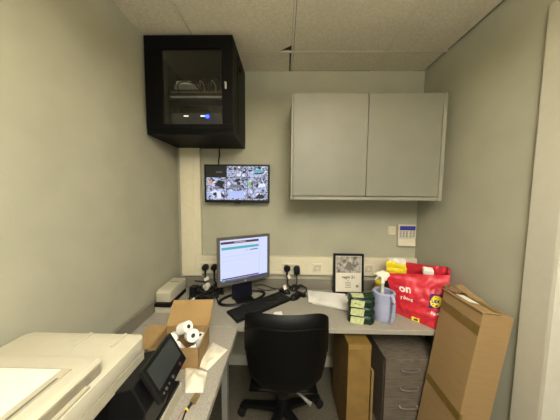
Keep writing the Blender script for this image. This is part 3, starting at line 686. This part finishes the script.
# ---------------------------------------------------------------- tall leaning box
tb = thing('tall_box', 'tall brown cardboard box leaning against the right wall with torn top flaps', 'box', (.747, .885, 0), (0, R(7.9), R(0)))
w_, dp, ht = .137, .222, .905
lift = 0.014
m = MB().span((0, 0, lift), (w_, dp, ht), bev=.003)
for v in m.bm.verts:
    if v.co.z < .1: v.co.z = v.co.z - lift + (w_-v.co.x)*0 + v.co.x*math.tan(R(7.9)) + .0005
obj('carton', m, CARD, tb, local=True)
def tp(x0, x1, y0, y1, z0, z1): return MB().span((x0, y0, z0), (x1, y1, z1))
m = MB(); m.prism([(-.0012, 0, .845), (-.0012, 0, .800), (-.0012, dp, .810), (-.0012, dp, .855)], (.001, 0, 0))
obj('parcel_tape', m, TAPE, tb, local=True, label='band of brown tape near the top')
m = MB(); m.prism([(-.0012, 0, .425), (-.0012, 0, .385), (-.0012, dp, .395), (-.0012, dp, .435)], (.001, 0, 0)).prism([(0, -.0012, .425), (.012, -.0012, .425), (.012, -.0012, .385), (0, -.0012, .385)], (0, .001, 0))
obj('parcel_tape', m, TAPE, tb, local=True, label='band of brown tape round the middle')
# flaps on top
FL = obj('top_flap', MB().prism([(-.007, -.004, ht+.001), (.078, -.004, ht+.006), (.070, dp-.02, ht+.006), (-.007, dp+.002, ht+.004)], (0, 0, .006), bev=.002), CARD, tb, local=True)
obj('label_sheet', MB().prism([(.008, .080, ht+.0118), (.046, .066, ht+.0124), (.046, .150, ht+.0124), (.008, .158, ht+.0118)], (0, 0, .0008)), LABELW, FL, local=True, label='white paper label')
obj('tape_strip', MB().prism([(.052, .0, ht+.0124), (.074, .0, ht+.0130), (.072, .15, ht+.0130), (.050, .15, ht+.0124)], (0, 0, .0006)), TAPE, FL, local=True)
m = MB().surf(lambda u, v: (.0+u*.060+.006*math.sin(v*9), .150+v*.095, ht+.014+.012*math.sin(u*3)+.008*noise.noise(Vector((u*7, v*9, 2)))), 8, 12, -.003)
obj('torn_flap', m, mat('torn_card', (128,98,66), .9), tb, True, local=True, label='torn curled flap')
obj('top_flap', MB().prism([(.064, .125, ht+.004), (.125, .125, ht+.004), (.100, .236, ht+.036), (.060, .236, ht+.030)], (.002, 0, .004)), CARD, tb, local=True)

# ---------------------------------------------------------------- under desk: brown box, thin card, pedestal
bb = thing('upright_box', 'narrow yellowish brown cardboard box standing on end under the desk', 'box', (.42, 1.25, 0))
obj('carton', MB().span((.357, 1.072, .001), (.480, 1.39, .600), bev=.003), CARDY, bb)
obj('top_seam', MB().span((.362, 1.078, .6003), (.475, 1.38, .6015)), TAPE, bb)
obj('parcel_tape', MB().span((.357, 1.0705, .575), (.480, 1.0722, .5995)), mat('clear_tape', (138,108,56), .3), bb)
cd = thing('flat_carton', 'flattened piece of cardboard slotted between the upright box and the drawers', 'cardboard', (.50, 1.2, 0))
obj('panel', MB().span((.492, 1.085, .001), (.500, 1.40, .44), bev=.001), CARDY, cd)
obj('fold_strip', MB().span((.5003, 1.085, .001), (.504, 1.11, .44)), CARD, cd)
pd = thing('drawer_pedestal', 'grey wood effect drawer pedestal standing under the right of the desk', 'drawers', (.66, 1.25, 0))
px0, px1, py0, py1, pz = .588, .925, 1.128, 1.58, .482
obj('carcass', MB().span((px0, py0+.019, .02), (px1, py1, pz-.019)), WOOD, pd)
obj('top_panel', MB().span((px0-.002, py0-.002, pz-.018), (px1+.001, py1, pz), bev=.0015), WOODT, pd)
for k in range(4):
    z1 = pz-.020-k*.112; dw = obj('drawer_front', MB().span((px0+.002, py0, z1-.109), (px1-.002, py0+.018, z1), bev=.0015), WOOD, pd)
    hx, hz = px0+.140, z1-.045
    obj('handle', MB().tube([(hx-.05, py0-.001, hz+.004), (hx-.046, py0-.013, hz), (hx, py0-.015, hz-.003), (hx+.046, py0-.013, hz), (hx+.05, py0-.001, hz+.004)], .0042, 8, 5), CHROME, dw, True, label='curved metal handle')
for x in (px0+.03, px1-.03):
    for y in (py0+.05, py1-.05): obj('castor', MB().cyl((x-.012, y, .0105), (x+.012, y, .0105), .010), BLKPL, pd, True)

# ---------------------------------------------------------------- office chair
ch = thing('office_chair', 'black leatherette swivel office chair pushed up to the desk corner', 'chair', (.02, 1.115, 0), (0, 0, 0))
CX, CY = .005, 1.185
def back(u, v, off=0):
    s_ = (u-.5)*2; hwid = .206*(1-.13*(1-v)**4-.03*v**6); x = .018+s_*hwid
    y = .868+.055*s_*s_ + .035*(1-v)+ off
    z_ = .458+.407*v - ((.018*s_**4+.020*s_**10) if v > .5 else -.028*s_**4)*1.0+.006*(1-s_*s_)*0
    return x, y, z_
m = MB(); NU, NVV = 30, 24; F = []; Bk = []
for i in range(NU+1):
    F.append([]); Bk.append([])
    for j in range(NVV+1):
        u, v = i/NU, j/NVV; e = min(1, min(u, 1-u)*7)**.5*min(1, min(v, 1-v)*7)**.5
        x, y, z_ = back(u, v); F[-1].append((x, y+.030-.030*e, z_)); Bk[-1].append((x, y+.030+.050*e, z_))
def grid(m, G):
    V = [[m.bm.verts.new(p) for p in r_] for r_ in G]
    for i in range(len(V)-1):
        for j in range(len(V[0])-1): m.bm.faces.new((V[i][j], V[i+1][j], V[i+1][j+1], V[i][j+1]))
grid(m, F); grid(m, Bk); bmesh.ops.remove_doubles(m.bm, verts=m.bm.verts[:], dist=1e-5)
obj('backrest', m, LEATH, ch, True)
m = MB(); rim = [Vector(back(u, .94))+Vector((0, .004, 0)) for u in [.04+.92*k/14 for k in range(15)]]
obj('top_piping', MB().tube([Vector(back(u, .86))+Vector((0, -.001, 0)) for u in [.035+.93*k/14 for k in range(15)]], .004, 8, 3), LEATH, ch, True)
m = MB()
def seat(u, v, top):
    s_, t_ = (u-.5)*2, (v-.5)*2; r_ = (abs(s_)**4+abs(t_)**4)**.25
    e = max(0, 1-r_**6)**.5
    return (CX+s_*.165*(1-.05*t_), 1.175+t_*.20, .415+(.035*e if top else -.030*e)+(.008*abs(s_) if top else 0))
g1 = [[seat(i/22, j/22, 1) for j in range(23)] for i in range(23)]; g2 = [[seat(i/22, j/22, 0) for j in range(23)] for i in range(23)]
grid(m, g1); grid(m, g2); bmesh.ops.remove_doubles(m.bm, verts=m.bm.verts[:], dist=1e-4)
obj('seat', m, LEATH, ch, True)
obj('back_bracket', MB().tube([(CX, .985, .66), (CX, .982, .52), (CX, .968, .42), (CX, 1.00, .365), (CX, 1.09, .36)], .028, 10, 6, flat=.35), BLKPL, ch, True)
obj('mechanism', MB().box((CX, 1.165, .362), (.17, .20, .04), bev=.01), BLKPL, ch)
obj('gas_column', MB().cyl((CX, CY, .10), (CX, CY, .345), .028, .024), BLKPL, ch, True)
obj('column_shroud', MB().cyl((CX, CY, .085), (CX, CY, .22), .040, .030), BLKPL, ch, True)
obj('height_lever', MB().tube([(CX+.03, 1.08, .356), (CX+.09, 1.03, .350), (CX+.145, .99, .335)], [.006, .007, .009, .012], 8, 4), STEEL, ch, True)
for k in range(5):
    a = R(25+72*k); ca, sa = math.cos(a), math.sin(a); L_ = .262
    lg = obj('base_leg', MB().prism([(CX+.02*ca-.026*sa, CY+.02*sa+.026*ca, .118), (CX+.02*ca+.026*sa, CY+.02*sa-.026*ca, .118), (CX+L_*ca+.016*sa, CY+L_*sa-.016*ca, .082), (CX+L_*ca-.016*sa, CY+L_*sa+.016*ca, .082)], (0, 0, -.026), bev=.005), BLKPL, ch, True)
    wx, wy = CX+L_*ca, CY+L_*sa
    cs = obj('castor', MB().cyl((wx, wy, .045), (wx, wy, .075), .008).box((wx-.008*ca, wy-.008*sa, .045), (.018, .03, .03), rot=(0, 0, a), bev=.006), BLKPL, ch, True)
    for sgn in (-1, 1):
        ox, oy = -sa*sgn, ca*sgn
        obj('wheel', MB().cyl((wx+ox*.010, wy+oy*.010, .0265), (wx+ox*.024, wy+oy*.024, .0265), .026, n=22), RUB, cs, True)
for sgn in (-1, 1):
    x = CX+sgn*.195
    pass

# ---------------------------------------------------------------- open box with paper rolls
ob = thing('open_box', 'open cardboard box with upright rear flap on the left worktop', 'box', (-.468, .905, Z), (0, 0, R(4)))
bw, bd, bh, tk = .105, .078, .095, .004
m = MB().span((-bw, -bd, .0008), (bw, bd, .0008+tk)).span((-bw, -bd, tk), (-bw+tk, bd, bh)).span((bw-tk, -bd, tk), (bw, bd, bh)).span((-bw, -bd, tk), (bw, -bd+tk, bh)).span((-bw, bd-tk, tk), (bw, bd, bh))
obj('carton', m, CARD, ob, local=True)
KR = mat('kraft_flap', (158,128,82), .85, var=.03, scale=20)
obj('flap', MB().prism([(-bw, bd, bh), (bw, bd, bh), (bw+.006, bd+.060, bh+.100), (-bw+.012, bd+.060, bh+.100)], (0, tk, .001)), KR, ob, local=True)
obj('flap', MB().prism([(-bw, -bd, bh), (-bw, bd, bh), (-bw-.075, bd-.01, bh+.012), (-bw-.075, -bd-.005, bh-.012)], (0, 0, tk)), KR, ob, local=True)
obj('flap', MB().prism([(bw, -bd, bh-.002), (bw, bd, bh-.002), (bw+.022, bd-.002, bh+.060), (bw+.014, -bd+.01, bh+.025)], (-tk, 0, 0)), KR, ob, local=True)
obj('tape_strip', MB().span((-bw-.040, -bd-.003, bh-.03), (-bw-.015, -bd+.002, bh-.006)), mat('foil_tape', (190,186,170), .25), ob, local=True)
def roll(c, ax, r, l, label):
    ax = Vector(ax).normalized(); c = Vector(c); M = Matrix.Translation(c) @ ax.to_track_quat('Z', 'Y').to_matrix().to_4x4()
    t = bpy.data.objects.new('paper_roll', None); COL.objects.link(t); t.matrix_basis = M; tag(t, label, 'paper roll', 'white paper rolls in the open box')
    m = MB(); m.lathe([(.0095, -l/2), (r-.002, -l/2), (r, -l/2+.002), (r, l/2-.002), (r-.002, l/2), (.0095, l/2)], n=26)
    obj('paper', m, PAPER, t, True, local=True)
    obj('core', MB().cyl((0, 0, -l/2-.001), (0, 0, l/2+.001), .0092, n=16), mat('roll_core', (50,46,44), .7), t, local=True)
OB = ob.matrix_basis
def W(p): return tuple(OB @ Vector(p))
roll(W((.044, .010, .092)), (.45, -.55, .35), .0275, .054, 'paper roll with its dark core facing out, on top in the open box')
roll(W((.002, .036, .112)), (1, -.35, .55), .0265, .056, 'paper roll lying sideways at the top of the pile')
roll(W((-.050, .022, .070)), (.3, -1, .5), .026, .054, 'paper roll at the left of the pile in the open box')
roll(W((.062, -.044, .046)), (.9, .5, .3), .026, .054, 'paper roll at the near right corner inside the box')
roll(W((.000, -.040, .060)), (-.25, -.5, 1), .026, .054, 'paper roll tilted upwards at the front of the pile')
roll(W((-.066, -.044, .034)), (.1, .2, 1), .025, .054, 'low paper roll in the front left of the box')
roll(W((.068, .046, .040)), (0, 0, 1), .026, .054, 'low paper roll standing in the rear right corner of the box')

# white bags on the left desk
def bagsheet(label, quad, z0, h, seed):
    A, B, C, D_ = [Vector((*p, 0)) for p in quad]
    def f(u, v):
        p = (A*(1-u)+B*u)*(1-v)+(D_*(1-u)+C*u)*v; e = math.sin(u*math.pi)**.5*math.sin(v*math.pi)**.5 if 0 < u < 1 and 0 < v < 1 else 0
        n_ = noise.noise(Vector((p.x*22+seed, p.y*22, seed)))*.006+abs(noise.noise(Vector((p.x*40, p.y*25, seed+3))))*.006
        return (p.x, p.y, z0+.002+max(0, h*e+n_*(.3+e)))
    m = MB(); m.surf(f, 22, 20); 
    m2 = [[f(i/22, j/20) for j in range(21)] for i in range(23)]
    def g_(u, v): x, y, z_ = f(u, v); return (x, y, z0+.0008)
    grid(m, [[g_(i/22, j/20) for j in range(21)] for i in range(23)])
    def edge(k, n, fn):
        for i in range(n): m.poly([f(*fn(i)), f(*fn(i+1)), g_(*fn(i+1)), g_(*fn(i))])
    edge(0, 22, lambda i: (i/22, 0)); edge(0, 22, lambda i: (i/22, 1)); edge(0, 20, lambda i: (0, i/20)); edge(0, 20, lambda i: (1, i/20))
    bmesh.ops.remove_doubles(m.bm, verts=m.bm.verts[:], dist=1e-5)
    return tag(obj('plastic_pouch', m, CLOTHW, smooth=True), label, 'pouch', 'white pouches on the left worktop')
bagsheet('white plastic pouch nearest the desk edge, tucked beside the open box', [(-.318,.826),(-.264,.945),(-.352,.995),(-.372,.850)], Z, .014, 2)
bagsheet('white plastic pouch in front of the open box next to the touch screen', [(-.366,.726),(-.299,.728),(-.317,.818),(-.425,.845)], Z, .016, 6)
# pen-like adaptor lead
pl = thing('cable_stub', 'short cable end with a brown plug lying near the white pouch', 'cable', (-.335, .68, Z))
obj('brown_tip', MB().box((-.318, .700, Z+.006), (.020, .034, .010), rot=(0, 0, R(-10)), bev=.001), mat('tip_brown', (120,100,62), .5), pl)
obj('black_boot', MB().tube([(-.322, .682, Z+.006), (-.326, .670, Z+.006), (-.330, .655, Z+.006)], .005, 8, 3), RUB, pl, True)
obj('yellow_band', MB().cyl((-.329, .662, Z+.006), (-.331, .656, Z+.006), .0062), YEL, pl, True)
obj('lead', MB().tube([(-.331, .655, Z+.006), (-.325, .62, Z+.005), (-.30, .58, Z+.004), (-.31, .50, Z+.004)], .0028, 8, 5), RUB, pl, True)
obj('lead', MB().tube([(-.333, .668, Z+.004), (-.345, .64, Z+.004), (-.340, .58, Z+.004), (-.33, .50, Z+.004)], .002, 8, 5), mat('lead_pink', (176,120,116), .5), pl, True)

# ---------------------------------------------------------------- multifunction printer on the left desk
pr = thing('office_printer', 'large white and black office printer with a scanner lid at the lower left', 'printer', (-.62, .30, Z))
PX0, PXB, PXL, PY0, PY1 = -.805, -.425, -.430, .02, .615
obj('base_tray', MB().span((PX0, PY0, Z+.001), (-.376, .725, .698), bev=.002), PRW, pr)
obj('black_body', MB().span((PX0+.01, PY0+.01, .6985), (-.455, .605, .888), bev=.006), BLKPL, pr)
obj('inner_deck', MB().span((-.4549, PY0+.02, .6985), (-.3815, .718, .712), bev=.002), BLKPL, pr)
m = MB().prism([(PX0, PY0, .890), (PXL, PY0, .890), (PXL, PY1-.012, .890), (PXL-.012, PY1, .890), (PX0, PY1, .890)], (0, 0, .030)); 
obj('scanner_bed', m, PRW2, pr)
m = MB(); rr = .022; pts = [(PX0, PY0), (PXL, PY0)]+[(PXL-rr+rr*math.cos(R(a)), PY1-rr+rr*math.sin(R(a))) for a in range(0, 91, 15)]+[(PX0+rr+rr*math.cos(R(a)), PY1-rr+rr*math.sin(R(a))) for a in range(90, 181, 15)]
m.prism([(x, y, .9215) for x, y in pts], (0, 0, .0435), bev=.004)
obj('scanner_lid', m, PRW, pr, True)
for x in (-.60, -.49):
    obj('hinge_nub', MB().span((x-.004, .555, .964), (x+.004, .612, .970), bev=.002), PRW, pr)
AX = -.447
adf = obj('document_feeder', MB().prism([(PX0, .478, .9655), (AX, .478, .9655), (AX, .478, .992), (AX-.010, .478, .999), (PX0, .478, .999)], (0, -.42, 0), bev=.003), PRW, pr, True)
obj('feeder_side', MB().span((AX-.001, .06, .9665), (AX+.0035, .470, .990), bev=.0006), mat('feeder_side_beige', (140,133,112), .5), pr)
obj('feeder_ledge', MB().span((AX+.004, .04, .9655), (AX+.014, .43, .972), bev=.001), PRW2, pr)
obj('input_tray', MB().span((PX0+.01, .05, .9992), (-.485, .442, 1.002), bev=.001), PRW2, adf)
obj('guide_slot', MB().span((-.492, .30, 1.0022), (-.487, .415, 1.0030)), mat('slot_dark', (110,106,92), .6), adf)
obj('seam', MB().span((-.485, .285, .9985), (AX-.002, .289, .9996)), mat('slot_dark2', (120,116,100), .6), adf)
tag(obj('paper_sheet', MB().span((PX0+.02, .06, 1.0024), (-.505, .437, 1.0034)), mat('bright_paper', (212,209,194), .7, var=.005)), 'blank white sheet lying in the feeder tray on top of the printer', 'paper')
# touch panel, tilted towards the front of the printer
PC = Vector((-.335, .5655, .911)); U = Vector((-.076, .997, -.032)).normalized(); Vv = Vector((-.489, -.009, .872)); Vv = (Vv-U*Vv.dot(U)).normalized(); Nn = U.cross(Vv)
if Nn.x < 0: Nn = -Nn
PM = Matrix.Translation(PC) @ Matrix((U, -Nn, Vv)).transposed().to_4x4()
def pan(name, mb, m, parent, smooth=False, label=None):
    bmesh.ops.transform(mb.bm, matrix=PM, verts=mb.bm.verts[:]); return obj(name, mb, m, parent, smooth, label=label)
hl, hv = .077, .051
tp_ = pan('touch_panel', MB().span((-hl, 0, -hv), (hl, .016, hv), bev=.004), BLKPL, pr, True, label='tilted black touch screen panel')
pan('screen', MB().span((-hl+.010, -.0008, -hv+.028), (hl-.014, .001, hv-.010), bev=.0005), mat('panel_glass', (46,50,50), .25, var=.01), tp_)
for x, r_ in [(-.060,.003),(-.046,.0045),(-.030,.003),(-.008,.005)]:
    pan('button', MB().cyl((x, -.0016, -hv+.013), (x, .001, -hv+.013), r_, n=16), mat('button_grey', (74,74,72), .4), tp_)
pan('button', MB().cyl((.040, -.0016, -hv+.013), (.040, .001, -hv+.013), .005, n=16), mat('button_maroon', (84,42,44), .4), tp_, label='dull red button')
obj('panel_arm', MB().prism([(-.4545, .49, .7125), (-.385, .49, .7125), (-.350, .49, .84), (-.385, .49, .905), (-.4545, .49, .8875)], (0, .145, 0), bev=.004), BLKPL, pr)
obj('body_handle', MB().tube([(-.452, .50, .78), (-.440, .50, .80), (-.440, .42, .80), (-.452, .42, .78)], .006, 8, 3), BLKGL, pr, True)

# ---------------------------------------------------------------- world, camera
wd = bpy.data.worlds.new('World'); S.world = wd; wd.use_nodes = True
wd.node_tree.nodes['Background'].inputs['Color'].default_value = (.9, .85, .72, 1); wd.node_tree.nodes['Background'].inputs['Strength'].default_value = 1.2
cam = bpy.data.cameras.new('camera'); co = bpy.data.objects.new('camera', cam); COL.objects.link(co); S.camera = co
cam.sensor_width = 36; cam.sensor_fit = 'HORIZONTAL'; cam.lens = 207.78/560*36; cam.clip_start = .02
p_, y_, r_ = .0732, .0183, .008
fwd = Vector((-math.sin(y_)*math.cos(p_), math.cos(y_)*math.cos(p_), -math.sin(p_))); right = Vector((math.cos(y_), math.sin(y_), 0)); up = right.cross(fwd)
R2 = right*math.cos(r_)+up*math.sin(r_); U2 = -right*math.sin(r_)+up*math.cos(r_)
Mx = Matrix((R2, U2, -fwd)).transposed().to_4x4(); Mx.translation = (0, 0, 1.405); co.matrix_world = Mx
S.view_settings.view_transform = 'Standard'; S.view_settings.look = 'None'; S.view_settings.gamma = 1; S.view_settings.exposure = 0
